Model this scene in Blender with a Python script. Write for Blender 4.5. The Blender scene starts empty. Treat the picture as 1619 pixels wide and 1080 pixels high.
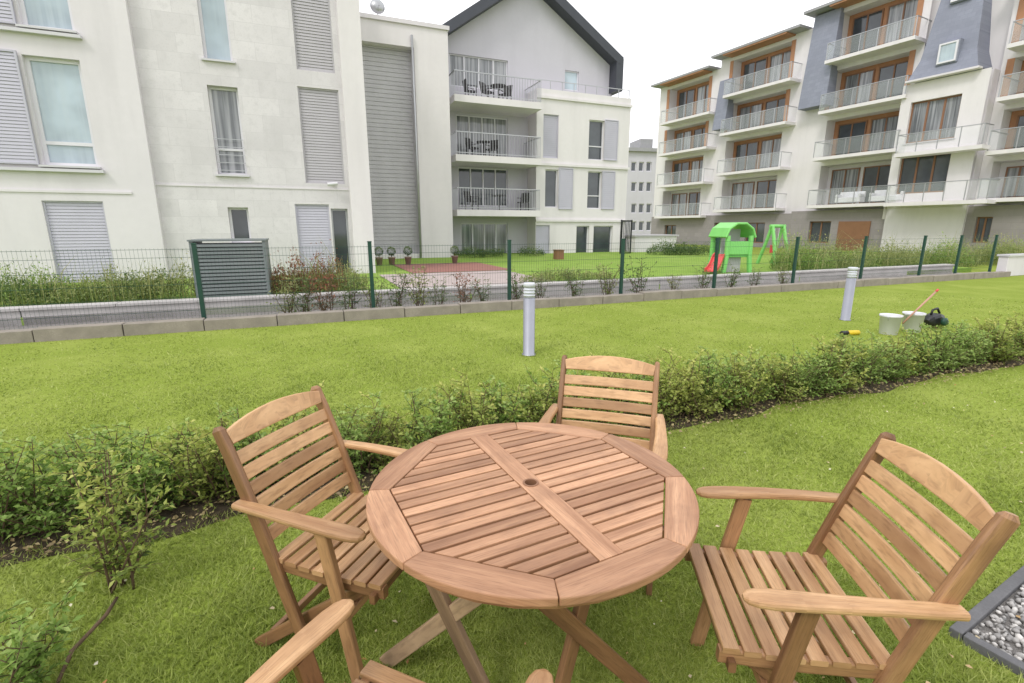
import bpy, bmesh, math, random
import numpy as np
from mathutils import Vector, Matrix
random.seed(7); rng=np.random.default_rng(5)
SC=bpy.context.scene; C=SC.collection
R=math.radians; PI=math.pi
# ------------------------------------------------------------ camera
F=783.0; TH=R(13.0); CH=1.52; ST,CT=math.sin(TH),math.cos(TH)
cam=bpy.data.cameras.new('camera'); co=bpy.data.objects.new('camera',cam); C.objects.link(co)
cam.sensor_width=36; cam.lens=36*F/1619; cam.clip_start=.05; cam.clip_end=900
co.location=(0,0,CH); co.rotation_euler=(R(90)-TH,0,0); SC.camera=co
def ray(u,v):
    x=(u-809.5)/F; y=(v-540)/F
    return x, CT-ST*y, ST+CT*y
def G(u,v,z=0):
    x,f,d=ray(u,v); k=(CH-z)/d
    return Vector((x*k,f*k,z))
class Fr:
    def __init__(s,ox,oy,a): s.o=Vector((ox,oy,0)); s.a=R(a); s.e=Vector((math.cos(s.a),math.sin(s.a),0)); s.n=Vector((-s.e.y,s.e.x,0))
    def w(s,a,t,z=0): return s.o+s.e*a+s.n*t+Vector((0,0,z))
    def at(s,t,u,v):
        x,f,d=ray(u,v); k=(t+s.o.dot(s.n))/(x*s.n.x+f*s.n.y)
        return (Vector((x*k,f*k,0))-s.o).dot(s.e), CH-d*k
    def rect(s,t,u0,v0,u1,v1):
        um,vm=(u0+u1)/2,(v0+v1)/2
        return s.at(t,u0,vm)[0],s.at(t,u1,vm)[0],s.at(t,um,v1)[1],s.at(t,um,v0)[1]
L=Fr(0,9.2,22.4); Q=Fr(21.7,33,-62)
# ------------------------------------------------------------ materials
def node(nt,ty,ins=None,**props):
    n=nt.nodes.new(ty)
    for k,v in props.items(): setattr(n,k,v)
    if ins:
        for k,v in ins.items(): n.inputs[k].default_value=v
    return n
def mixc(nt,fac,a,b,blend='MIX'):
    m=nt.nodes.new('ShaderNodeMix'); m.data_type='RGBA'; m.blend_type=blend; m.clamp_factor=True
    for i,x in ((0,fac),(6,a),(7,b)):
        if hasattr(x,'is_output'): nt.links.new(x,m.inputs[i])
        else: m.inputs[i].default_value=x if i==0 else (*x[:3],1)
    return m.outputs[2]
def ramp(nt,src,a,b,lo=0.,hi=1.):
    m=node(nt,'ShaderNodeMapRange',{1:a,2:b,3:lo,4:hi}); nt.links.new(src,m.inputs[0]); return m.outputs[0]
def tex(nt,kind,coord,scale,det=5,mp=None,rough=.55):
    src=coord
    if mp:
        m=node(nt,'ShaderNodeMapping'); m.inputs[3].default_value=mp; nt.links.new(coord,m.inputs[0]); src=m.outputs[0]
    n=node(nt,'ShaderNodeTexNoise',{'Scale':scale,'Detail':det,'Roughness':rough}); nt.links.new(src,n.inputs['Vector']); return n.outputs[0]
def new(name):
    m=bpy.data.materials.new(name); m.use_nodes=True; nt=m.node_tree
    return m,nt,nt.nodes['Principled BSDF'],node(nt,'ShaderNodeTexCoord')
def bumpn(nt,b,src,st,dist=.01):
    n=node(nt,'ShaderNodeBump',{'Strength':st,'Distance':dist}); nt.links.new(src,n.inputs['Height']); nt.links.new(n.outputs[0],b.inputs['Normal'])
def sc(c,k): return tuple(min(1,x*k) for x in c[:3])
def plain(name,col,rough=.6,metal=0,var=.12,scale=3,bump=0,streak=0,spec=.4,streakcol=None):
    m,nt,b,tc=new(name); o=tc.outputs['Object']
    n=ramp(nt,tex(nt,'n',o,scale),.3,.7); c=mixc(nt,n,sc(col,1-var),sc(col,1+var))
    n2=tex(nt,'n',o,scale*12,3); c=mixc(nt,ramp(nt,n2,.35,.65,0,.5),c,sc(col,1-var))
    if streak:
        s=tex(nt,'n',o,1.6,6,(1,1,.14)); c=mixc(nt,ramp(nt,s,.46,.75,0,streak),c,streakcol or sc(col,.55))
    nt.links.new(c,b.inputs['Base Color'])
    b.inputs['Roughness'].default_value=rough; b.inputs['Metallic'].default_value=metal; b.inputs['Specular IOR Level'].default_value=spec
    if bump: bumpn(nt,b,n2,bump)
    return m
def wood(name,c1,c2,c3,rough=.45,lo=(.60,.55,.50)):
    m,nt,b,tc=new(name); uv=tc.outputs['UV']
    g=tex(nt,'n',uv,1,8,(5,85,1),.65); g2=tex(nt,'n',uv,1,4,(1.6,20,1)); g3=tex(nt,'n',uv,1,3,(14,300,1))
    c=mixc(nt,ramp(nt,g,.35,.66),c1,c2); c=mixc(nt,ramp(nt,g2,.42,.70,0,.9),c,c3); c=mixc(nt,ramp(nt,g3,.50,.70,0,.5),c,sc(c3,.6))
    at=node(nt,'ShaderNodeAttribute',attribute_name='tone')
    c=mixc(nt,1.0,c,mixc(nt,at.outputs['Fac'],lo,(1.24,1.24,1.22)),'MULTIPLY')
    st=tex(nt,'n',tc.outputs['Object'],7,5); c=mixc(nt,ramp(nt,st,.52,.75,0,.5),c,sc(c3,.75))
    nt.links.new(c,b.inputs['Base Color']); nt.links.new(ramp(nt,g2,.3,.7,rough-.08,rough+.15),b.inputs['Roughness'])
    b.inputs['Specular IOR Level'].default_value=.5; bumpn(nt,b,g,.35,.002); return m
def leafmat(name,dark,mid,light,trans=.3,hue=.4):
    m,nt,b,tc=new(name)
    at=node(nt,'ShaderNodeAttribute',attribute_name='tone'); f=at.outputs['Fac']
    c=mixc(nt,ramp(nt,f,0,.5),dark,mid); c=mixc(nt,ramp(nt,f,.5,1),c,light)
    g=node(nt,'ShaderNodeNewGeometry'); n=tex(nt,'n',g.outputs['Position'],1.1,4); c=mixc(nt,ramp(nt,n,.45,.7,0,hue),c,light)
    nt.links.new(c,b.inputs['Base Color']); b.inputs['Roughness'].default_value=.45; b.inputs['Specular IOR Level'].default_value=.3
    if trans:
        tr=node(nt,'ShaderNodeBsdfTranslucent'); nt.links.new(c,tr.inputs[0]); mx=node(nt,'ShaderNodeMixShader',{0:trans})
        nt.links.new(b.outputs[0],mx.inputs[1]); nt.links.new(tr.outputs[0],mx.inputs[2]); nt.links.new(mx.outputs[0],nt.nodes['Material Output'].inputs[0])
    return m
def glassmat(name,col,rough=.06,curtain=None,hi=.9):
    m,nt,b,tc=new(name); o=tc.outputs['Object']
    n=ramp(nt,tex(nt,'n',o,.9,3),.35,.65); c=mixc(nt,n,sc(col,.75),sc(col,1.25))
    if curtain:
        w=tex(nt,'n',o,1,3,(9,9,.25)); c=mixc(nt,ramp(nt,w,.4,.62,.1,hi),c,curtain)
    nt.links.new(c,b.inputs['Base Color']); b.inputs['Roughness'].default_value=rough; b.inputs['Specular IOR Level'].default_value=.8; return m
def railglass():
    m,nt,b,tc=new('balcony_glass'); b.inputs['Base Color'].default_value=(.75,.8,.8,1); b.inputs['Roughness'].default_value=.1
    tr=node(nt,'ShaderNodeBsdfTransparent'); mx=node(nt,'ShaderNodeMixShader',{0:.2}); nt.links.new(tr.outputs[0],mx.inputs[1]); nt.links.new(b.outputs[0],mx.inputs[2]); nt.links.new(mx.outputs[0],nt.nodes['Material Output'].inputs[0]); return m
def cladding(name,col,w,h,mort=.9,axis='xz',blot=.45):
    m,nt,b,tc=new(name); o=tc.outputs['Object']
    sp=node(nt,'ShaderNodeSeparateXYZ'); cb=node(nt,'ShaderNodeCombineXYZ'); nt.links.new(o,sp.inputs[0]); nt.links.new(sp.outputs[0],cb.inputs[0]); nt.links.new(sp.outputs[2 if axis=='xz' else 1],cb.inputs[1])
    br=node(nt,'ShaderNodeTexBrick',{'Scale':1,'Mortar Size':.006,'Mortar Smooth':.3,'Brick Width':w,'Row Height':h,'Bias':0}); nt.links.new(cb.outputs[0],br.inputs[0])
    br.inputs['Color1'].default_value=(*sc(col,1.05),1); br.inputs['Color2'].default_value=(*sc(col,.92),1); br.inputs['Mortar'].default_value=(*sc(col,mort),1)
    c=mixc(nt,ramp(nt,tex(nt,'n',o,.7,7),.42,.72,0,blot),br.outputs[0],sc(col,.78)); c=mixc(nt,ramp(nt,tex(nt,'n',o,6,7),.5,.75,0,blot),c,sc(col,.8))
    c=mixc(nt,ramp(nt,tex(nt,'n',o,28,4),.55,.7,0,blot*.7),c,sc(col,.74))
    nt.links.new(c,b.inputs['Base Color']); b.inputs['Roughness'].default_value=.8; return m
M={}
M['tabw']=wood('table_wood',(.56,.325,.19),(.43,.23,.13),(.29,.145,.08),.46)
M['chw']=wood('chair_wood',(.65,.42,.228),(.53,.32,.16),(.36,.19,.09),.4,(.70,.65,.60))
M['chd']=wood('chair_frame_wood',(.43,.245,.125),(.33,.175,.083),(.20,.10,.048),.4)
M['chl']=wood('weathered_leg_wood',(.43,.30,.19),(.34,.23,.14),(.22,.14,.085),.6)
M['wall']=plain('white_render',(.69,.66,.685),.85,var=.04,scale=.5,streak=.25)
M['wall2']=plain('warm_white_render',(.72,.69,.70),.85,var=.035,scale=.4,streak=.18)
M['gable']=plain('pale_grey_render',(.53,.515,.57),.85,var=.04,scale=.5,streak=.12)
M['stone']=cladding('pale_stone_cladding',(.665,.64,.655),.9,.45,.85,blot=.65)
M['base']=cladding('taupe_stone_base',(.29,.265,.265),.8,.35,.8)
M['shut']=plain('grey_shutter_paint',(.49,.48,.555),.55,var=.04)
M['louv']=plain('grey_louvre_paint',(.46,.455,.47),.6,var=.06,streak=.2)
M['louv2']=plain('taupe_louvre_paint',(.44,.425,.45),.6,var=.05)
M['roof']=plain('dark_roof_metal',(.055,.06,.075),.5,var=.1)
M['roof2']=plain('grey_roof_edge',(.30,.30,.31),.5,var=.1)
M['zinc']=cladding('blue_grey_slate',(.25,.265,.33),.35,.22,.8)
M['pvc']=plain('white_window_frame',(.70,.69,.73),.4,var=.02)
M['sill']=plain('pale_metal_sill',(.58,.57,.60),.4,var=.03)
M['brn']=plain('brown_window_frame',(.24,.12,.065),.5,var=.1)
M['orange']=plain('orange_timber_cladding',(.42,.205,.105),.55,var=.15,scale=2,streak=.3)
M['gd']=glassmat('dark_window_glass',(.06,.07,.08))
M['gc']=glassmat('curtained_window_glass',(.10,.11,.12),.08,(.45,.455,.48),.75)
M['gt']=glassmat('pale_reflection_window_glass',(.36,.44,.50),.06,(.46,.54,.58),.5)  # pale teal reflection painted into the pane colour, with faint curtains
M['rg']=railglass()
M['metal']=plain('grey_rail_metal',(.42,.43,.44),.35,.6,var=.05)
M['alu']=plain('brushed_aluminium',(.36,.37,.41),.35,.75,var=.06,scale=6)
M['lamp']=plain('white_lamp_diffuser',(.60,.62,.67),.3,var=.03)
M['green']=plain('green_fence_paint',(.015,.06,.042),.4,var=.1)
M['cab']=plain('grey_green_cabinet_paint',(.17,.195,.195),.5,var=.12,streak=.3,streakcol=(.24,.25,.24))
M['conc']=plain('weathered_kerb_concrete',(.30,.265,.225),.9,var=.2,scale=5,bump=.4,streak=.35,streakcol=(.17,.16,.12))
M['conc2']=plain('pale_wall_concrete',(.47,.45,.44),.9,var=.12,scale=3,bump=.3,streak=.35,streakcol=(.28,.27,.25))
M['edge']=plain('grey_edging_concrete',(.13,.13,.135),.9,var=.15,scale=8,bump=.3)
M['soil']=plain('dark_garden_soil',(.085,.064,.038),1,var=.5,scale=25,bump=1)
M['grit']=plain('grey_gravel_ground',(.27,.255,.24),1,var=.35,scale=22,bump=1)
M['pave']=plain('pale_paving',(.44,.37,.35),.9,var=.1,scale=2)
M['brick']=cladding('red_terrace_paving',(.33,.15,.12),.2,.1,.7,'xy')
M['blk']=plain('black_plastic',(.02,.021,.023),.4,var=.1)
M['dgr']=plain('dark_grey_wicker',(.05,.048,.05),.6,var=.2)
M['wht']=plain('white_plastic',(.70,.70,.74),.4,var=.05,scale=9,streak=.4,streakcol=(.42,.40,.37))
M['lime']=plain('lime_green_plastic',(.22,.60,.16),.4,var=.05)
M['red']=plain('red_plastic',(.68,.09,.09),.35,var=.05)
M['yel']=plain('yellow_plastic',(.70,.50,.03),.4,var=.05)
M['pink']=plain('pinkish_wooden_handle',(.50,.28,.20),.5,var=.1)
M['pot']=plain('terracotta_pot',(.32,.24,.20),.8,var=.1)
M['bark']=plain('brown_stem_bark',(.13,.085,.05),.9,var=.3,scale=20)
M['leaf']=leafmat('hedge_leaves',(.065,.13,.025),(.225,.36,.07),(.47,.58,.19),.4)
M['leafy']=leafmat('yellowing_hedge_leaves',(.09,.14,.03),(.31,.39,.08),(.60,.60,.18),.4)
M['leafd']=leafmat('dark_shrub_leaves',(.035,.07,.02),(.11,.18,.05),(.24,.32,.11))
M['leafo']=leafmat('autumn_shrub_leaves',(.07,.06,.025),(.26,.15,.075),(.44,.13,.09),.3,.25)
M['weed']=leafmat('dry_meadow_plants',(.08,.13,.03),(.25,.31,.095),(.47,.45,.21))
M['blade']=leafmat('grass_blades',(.15,.205,.035),(.315,.39,.08),(.52,.56,.18),.35)
M['peb']=leafmat('grey_pebbles',(.10,.10,.10),(.30,.29,.28),(.62,.60,.57),0)
M['fall']=leafmat('fallen_leaves',(.35,.12,.03),(.5,.33,.12),(.75,.72,.55),.2)
M['litter']=leafmat('leaf_litter_brown',(.12,.08,.04),(.30,.23,.11),(.46,.38,.20),.1)
def lawnmat(name,a,b,c,s=1):
    m,nt,bs,tc=new(name); o=tc.outputs['Object']
    k=mixc(nt,ramp(nt,tex(nt,'n',o,60*s,4),.35,.65),a,b); k=mixc(nt,ramp(nt,tex(nt,'n',o,.9,6),.45,.7,0,.7),k,c); k=mixc(nt,ramp(nt,tex(nt,'n',o,5,4),.5,.75,0,.3),k,a)
    nt.links.new(k,bs.inputs['Base Color']); bs.inputs['Roughness'].default_value=1; bs.inputs['Specular IOR Level'].default_value=.05
    bumpn(nt,bs,tex(nt,'n',o,90*s,3),.4,.02); return m
M['lawn']=lawnmat('mown_lawn',(.17,.22,.035),(.275,.35,.065),(.32,.37,.09))
M['lawn2']=lawnmat('neighbour_lawn',(.18,.29,.055),(.26,.38,.08),(.30,.39,.11),.4)
# ------------------------------------------------------------ mesh builder
class MB:
    def __init__(s): s.v=[];s.f=[];s.uv=[];s.t=[];s.sm=[]
    def face(s,idx,uvs,tone,sm=False): s.f.append(idx);s.uv.extend(uvs);s.t.append(tone);s.sm.append(sm)
    def poly(s,pts,tone=.5):
        b=len(s.v); s.v+= [tuple(p) for p in pts]; s.face(list(range(b,b+len(pts))),[(p[0],p[2]) for p in pts],tone)
    def box(s,x0,x1,y0,y1,z0,z1,tone=None):
        t=random.random() if tone is None else tone; b=len(s.v)
        s.v+=[(x,y,z) for z in (z0,z1) for y in (y0,y1) for x in (x0,x1)]
        for q in ((0,2,3,1),(4,5,7,6),(0,1,5,4),(2,6,7,3),(0,4,6,2),(1,3,7,5)):
            s.face([b+i for i in q],[(s.v[b+i][0]+s.v[b+i][1],s.v[b+i][2]) for i in q],t)
        return s
    def hexa(s,p,tone=.5):
        b=len(s.v); s.v+=[tuple(x) for x in p]
        for q in ((3,2,1,0),(4,5,6,7),(0,1,5,4),(1,2,6,5),(2,3,7,6),(3,0,4,7)): s.face([b+i for i in q],[(s.v[b+i][0],s.v[b+i][2]) for i in q],tone)
        return s
    def sweep(s,pts,w,h,side,r=.006,off=(0,0)):
        pts=[Vector(p) for p in pts]; n=len(pts); side=Vector(side).normalized()
        ws=w if isinstance(w,(list,tuple)) else [w]*n; hs=h if isinstance(h,(list,tuple)) else [h]*n
        t=random.random(); uo,vo=random.random()*9,random.random()*9; rings=[]; acc=0
        for i,p in enumerate(pts):
            tg=(pts[min(i+1,n-1)]-pts[max(i-1,0)]).normalized(); sd=(side-tg*side.dot(tg)).normalized(); up=sd.cross(tg)
            if i: acc+=(p-pts[i-1]).length
            rr=min(r,ws[i]*.49,hs[i]*.49); ring=[]; per=0; last=None
            for cx,cy,a0 in ((1,1,0),(-1,1,90),(-1,-1,180),(1,-1,270)):
                for k in range(3):
                    a=R(a0+45*k); x=cx*(ws[i]/2-rr)+rr*math.cos(a); y=cy*(hs[i]/2-rr)+rr*math.sin(a)
                    if last: per+=math.hypot(x-last[0],y-last[1])
                    last=(x,y); ring.append((p+sd*x+up*y,acc+uo,per+vo))
            rings.append(ring)
        b=len(s.v); m=12
        for rg in rings: s.v+=[tuple(q[0]) for q in rg]
        for i in range(n-1):
            for k in range(m):
                k2=(k+1)%m; A=rings[i][k];B=rings[i][k2];D=rings[i+1][k];E=rings[i+1][k2]; bv=B[2] if k2 else A[2]+.01
                s.face([b+i*m+k,b+i*m+k2,b+(i+1)*m+k2,b+(i+1)*m+k],[(A[1],A[2]),(B[1],bv),(E[1],bv),(D[1],D[2])],t,False)
        s.face([b+k for k in range(m)][::-1],[(uo+.01*k,vo) for k in range(m)],t); s.face([b+(n-1)*m+k for k in range(m)],[(uo+.01*k,vo) for k in range(m)],t)
        return s
    def prism(s,poly,z0,z1,g=(1,0),tone=None):
        t=random.random() if tone is None else tone; uo,vo=random.random()*9,random.random()*9; n=len(poly); b=len(s.v)
        s.v+=[(x,y,z0) for x,y in poly]+[(x,y,z1) for x,y in poly]
        U=lambda i:(s.v[i][0]*g[0]+s.v[i][1]*g[1]+uo, -s.v[i][0]*g[1]+s.v[i][1]*g[0]+s.v[i][2]+vo)
        for q in [[b+n+i for i in range(n)],[b+i for i in range(n)][::-1]]+[[b+i,b+(i+1)%n,b+n+(i+1)%n,b+n+i] for i in range(n)]: s.face(q,[U(i) for i in q],t)
        return s
    def lathe(s,prof,c=(0,0,0),n=20,tone=.5,M4=None):
        b=len(s.v)
        for r,z in prof:
            for k in range(n):
                a=2*PI*k/n; p=Vector((r*math.cos(a),r*math.sin(a),z)); p=(M4@p if M4 else p)+Vector(c); s.v.append(tuple(p))
        for i in range(len(prof)-1):
            for k in range(n):
                q=[b+i*n+k,b+i*n+(k+1)%n,b+(i+1)*n+(k+1)%n,b+(i+1)*n+k]; s.face(q,[(k/n,i)]*4,tone,True)
        s.face([b+k for k in range(n)][::-1],[(0,0)]*n,tone); s.face([b+(len(prof)-1)*n+k for k in range(n)],[(0,0)]*n,tone)
        return s
    def tube(s,pts,r,n=8,tone=.5):
        pts=[Vector(p) for p in pts]; b=len(s.v); rs=r if isinstance(r,(list,tuple)) else [r]*len(pts)
        for i,p in enumerate(pts):
            tg=(pts[min(i+1,len(pts)-1)]-pts[max(i-1,0)]).normalized(); a=tg.orthogonal().normalized() if i==0 else (a-tg*a.dot(tg)).normalized(); c=tg.cross(a)
            for k in range(n): s.v.append(tuple(p+(a*math.cos(2*PI*k/n)+c*math.sin(2*PI*k/n))*rs[i]))
        for i in range(len(pts)-1):
            for k in range(n): s.face([b+i*n+k,b+i*n+(k+1)%n,b+(i+1)*n+(k+1)%n,b+(i+1)*n+k],[(k/n,i)]*4,tone,True)
        s.face([b+k for k in range(n)][::-1],[(0,0)]*n,tone); s.face([b+(len(pts)-1)*n+k for k in range(n)],[(0,0)]*n,tone)
        return s
    def build(s,name,mat,parent=None,off=None,bevel=0):
        me=bpy.data.meshes.new(name); vs=s.v if off is None else [(a-off[0],b-off[1],c-off[2]) for a,b,c in s.v]
        me.from_pydata(vs,[],s.f); uv=me.uv_layers.new(name='UVMap'); uv.data.foreach_set('uv',[x for q in s.uv for x in q])
        at=me.attributes.new('tone','FLOAT','FACE'); at.data.foreach_set('value',s.t); me.polygons.foreach_set('use_smooth',s.sm)
        me.materials.append(mat); o=bpy.data.objects.new(name,me); C.objects.link(o)
        if parent: o.parent=parent
        if bevel:
            m=o.modifiers.new('bevel','BEVEL'); m.width=bevel; m.segments=2; m.limit_method='ANGLE'; m.angle_limit=R(40)
        return o
def tag(o,label=None,cat=None,group=None,kind=None):
    for k,v in (('label',label),('category',cat),('group',group),('kind',kind)):
        if v: o[k]=v
    return o
def thing(name,label,cat,loc=(0,0,0),rz=0,group=None):
    o=bpy.data.objects.new(name,None); C.objects.link(o); o.location=loc; o.rotation_euler=(0,0,rz); o.empty_display_size=.1
    return tag(o,label,cat,group)
def dup(root,loc,rz,label,sc_=None):
    r=root.copy(); C.objects.link(r); r.location=loc; r.rotation_euler=(0,0,rz); r['label']=label
    if sc_: r.scale=sc_
    for ch in list(root.children):
        c=ch.copy(); C.objects.link(c); c.parent=r
        for g in list(ch.children):
            d=g.copy(); C.objects.link(d); d.parent=c
    return r
def npmesh(name,V,Fc,tone,mat,parent=None):
    me=bpy.data.meshes.new(name); n=len(V); m=len(Fc); k=Fc.shape[1]
    me.vertices.add(n); me.vertices.foreach_set('co',V.astype(np.float32).ravel()); me.loops.add(m*k); me.loops.foreach_set('vertex_index',Fc.astype(np.int32).ravel())
    me.polygons.add(m); me.polygons.foreach_set('loop_start',np.arange(0,m*k,k,dtype=np.int32)); me.update(calc_edges=True)
    at=me.attributes.new('tone','FLOAT','POINT'); at.data.foreach_set('value',tone.astype(np.float32)); me.materials.append(mat)
    o=bpy.data.objects.new(name,me); C.objects.link(o)
    if parent: o.parent=parent
    return o
# ------------------------------------------------------------ world / light
w=bpy.data.worlds.new('World'); SC.world=w; w.use_nodes=True; nt=w.node_tree
bg=nt.nodes['Background']; sky=node(nt,'ShaderNodeTexSky'); sky.sky_type='NISHITA'; sky.sun_disc=False; sky.sun_elevation=R(48); sky.sun_rotation=R(215)
nt.links.new(sky.outputs[0],bg.inputs[0]); bg.inputs[1].default_value=.10
tc=node(nt,'ShaderNodeTexCoord'); cl=tex(nt,'n',tc.outputs['Generated'],1.6,5)
b2=node(nt,'ShaderNodeBackground'); nt.links.new(mixc(nt,ramp(nt,cl,.3,.7),(.93,.93,.97),(1,.99,1)),b2.inputs[0]); b2.inputs[1].default_value=1.72
mx=node(nt,'ShaderNodeMixShader',{0:.88}); nt.links.new(bg.outputs[0],mx.inputs[1]); nt.links.new(b2.outputs[0],mx.inputs[2]); nt.links.new(mx.outputs[0],nt.nodes['World Output'].inputs[0])
sl=bpy.data.lights.new('sun','SUN'); sl.energy=1.35; sl.angle=R(14); sl.color=(1,.96,.91); so=bpy.data.objects.new('sun',sl); C.objects.link(so)
so.rotation_euler=(R(42),0,R(-35))
SC.view_settings.view_transform='Standard'; SC.view_settings.look='None'; SC.view_settings.exposure=0
# ------------------------------------------------------------ ground
def sheet(name,fr,s0,s1,t0,t1,z,mat,kind='structure',th=None):
    mb=MB(); 
    if th: mb.box(s0,s1,t0,t1,z-th,z,.5)
    else: mb.poly([(s0,t0,z),(s1,t0,z),(s1,t1,z),(s0,t1,z)])
    o=mb.build(name,mat); o.location=fr.o; o.rotation_euler=(0,0,fr.a); tag(o,kind=kind); return o
g=MB(); g.poly([(-400,-60,0),(400,-60,0),(400,500,0),(-400,500,0)]); tag(g.build('lawn',M['lawn']),kind='structure')
SF=lambda s_:-5.66-.10*max(0,min(1,(-1-s_)/2))+.05*math.sin(s_*3.1)+.03*math.sin(s_*7.7)
V=[];Fq=[];ns,ntt=160,8
for i in range(ns+1):
    for j in range(ntt+1):
        s_=-7+13*i/ns; t_=SF(s_)+(-5.22-SF(s_))*j/ntt
        V.append(L.w(s_,t_,.004+.03*math.sin(PI*j/ntt)*random.uniform(.5,1.3)))
for i in range(ns):
    for j in range(ntt): a=i*(ntt+1)+j; Fq.append((a,a+ntt+1,a+ntt+2,a+1))
me=bpy.data.meshes.new('soil_bed'); me.from_pydata([tuple(p) for p in V],[],Fq); me.materials.append(M['soil']); o=bpy.data.objects.new('soil_bed',me); C.objects.link(o); tag(o,kind='structure')
sheet('gravel_strip',L,-30,17,.2,1.5,.012,M['grit'])
sheet('garden_terrain',L,-40,18,1.5,40,.14,M['lawn2'],th=.5)
mb=MB(); s_=-16.0
while s_<16.6:
    l=1.0; j=random.uniform(-.010,.010); z=.17+random.uniform(-.014,.014)
    mb.box(s_+.006,s_+l-.006,0+j,.2+j,-.1,z); s_+=l
o=mb.build('kerb',M['conc'],bevel=.008); o.location=L.o; o.rotation_euler=(0,0,L.a); tag(o,kind='structure')
s0,s1,z0,z1=L.rect(8,600,420,775,445)
sheet('paving',L,s0-.2,s1,2.6,6.6,.150,M['pave'])
s0,s1,z0,z1=L.rect(8,640,420,790,445)
sheet('terrace',L,s0,s1,6.7,10.6,.154,M['brick'])
# ------------------------------------------------------------ buildings helpers
class Bld:
    def __init__(s,fr,name,label,cat,s0,t0):
        s.fr=fr; s.off=(s0,t0,0); s.root=thing(name,label,cat,fr.w(s0,t0),fr.a)
    def part(s,name,mb,mat,parent=None,bevel=0): return mb.build(name,mat,parent or s.root,s.off,bevel)
def wallh(mb,s0,s1,z0,z1,holes,t,depth):
    xs=sorted({s0,s1,*[min(max(h[i],s0),s1) for h in holes for i in (0,1)]}); zs=sorted({z0,z1,*[min(max(h[i],z0),z1) for h in holes for i in (2,3)]})
    for a,b in zip(xs,xs[1:]):
        for c,d in zip(zs,zs[1:]):
            if b-a<1e-5 or d-c<1e-5: continue
            x,z=(a+b)/2,(c+d)/2
            if any(h[0]<x<h[1] and h[2]<z<h[3] for h in holes): continue
            mb.poly([(a,t,c),(b,t,c),(b,t,d),(a,t,d)])
    for a,b,c,d in [h[:4] for h in holes]:
        c=max(c,z0); e=t+depth
        mb.poly([(a,t,c),(a,e,c),(a,e,d),(a,t,d)]); mb.poly([(b,t,c),(b,t,d),(b,e,d),(b,e,c)]); mb.poly([(a,t,d),(a,e,d),(b,e,d),(b,t,d)]); mb.poly([(a,t,c),(b,t,c),(b,e,c),(a,e,c)])
def win(b,t,r,fm,gm,nm=1,fw=.06,name='window',sill=False,hb=None,reveal=None):
    a,c,z0,z1=r; m=MB(); d=.07
    m.box(a,a+fw,t-d,t,z0,z1); m.box(c-fw,c,t-d,t,z0,z1); m.box(a+fw,c-fw,t-d+.002,t,z0,z0+fw); m.box(a+fw,c-fw,t-d+.002,t,z1-fw,z1)
    for i in range(1,nm): x=a+(c-a)*i/nm; m.box(x-fw*.6,x+fw*.6,t-d+.004,t,z0+fw,z1-fw)
    if hb: zz=z0+(z1-z0)*hb; m.box(a+fw,c-fw,t-d+.006,t,zz-fw*.5,zz+fw*.5)
    o=b.part(name,m,fm); p=MB(); p.poly([(a+.01,t-.02,z0+.01),(c-.01,t-.02,z0+.01),(c-.01,t-.02,z1-.01),(a+.01,t-.02,z1-.01)]); b.part('pane',p,gm,o)
    if sill: q=MB(); q.box(a-.06,c+.06,t-.33,t-.08,z0-.05,z0-.005); b.part('sill',q,M['sill'],o)
    return o
def shutter(b,t,r,mat=None,name='shutter',pitch=.075,fw=.04,proud=.035):
    a,c,z0,z1=r; m=MB(); m.box(a,a+fw,t-proud-.02,t,z0,z1,.5); m.box(c-fw,c,t-proud-.02,t,z0,z1,.5); m.box(a+fw,c-fw,t-proud-.018,t,z0,z0+fw,.5); m.box(a+fw,c-fw,t-proud-.018,t,z1-fw,z1,.5)
    m.poly([(a+fw,t-.005,z0),(c-fw,t-.005,z0),(c-fw,t-.005,z1),(a+fw,t-.005,z1)])
    n=max(3,int((z1-z0-2*fw)/pitch)); p=(z1-z0-2*fw)/n
    for i in range(n):
        z=z0+fw+p*i; m.hexa([(a+fw,t-proud,z),(c-fw,t-proud,z),(c-fw,t-.012,z+.01),(a+fw,t-.012,z+.01),(a+fw,t-.022,z+p*.9),(c-fw,t-.022,z+p*.9),(c-fw,t-.008,z+p*.9),(a+fw,t-.008,z+p*.9)])
    return b.part(name,m,mat or M['shut'])
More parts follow.
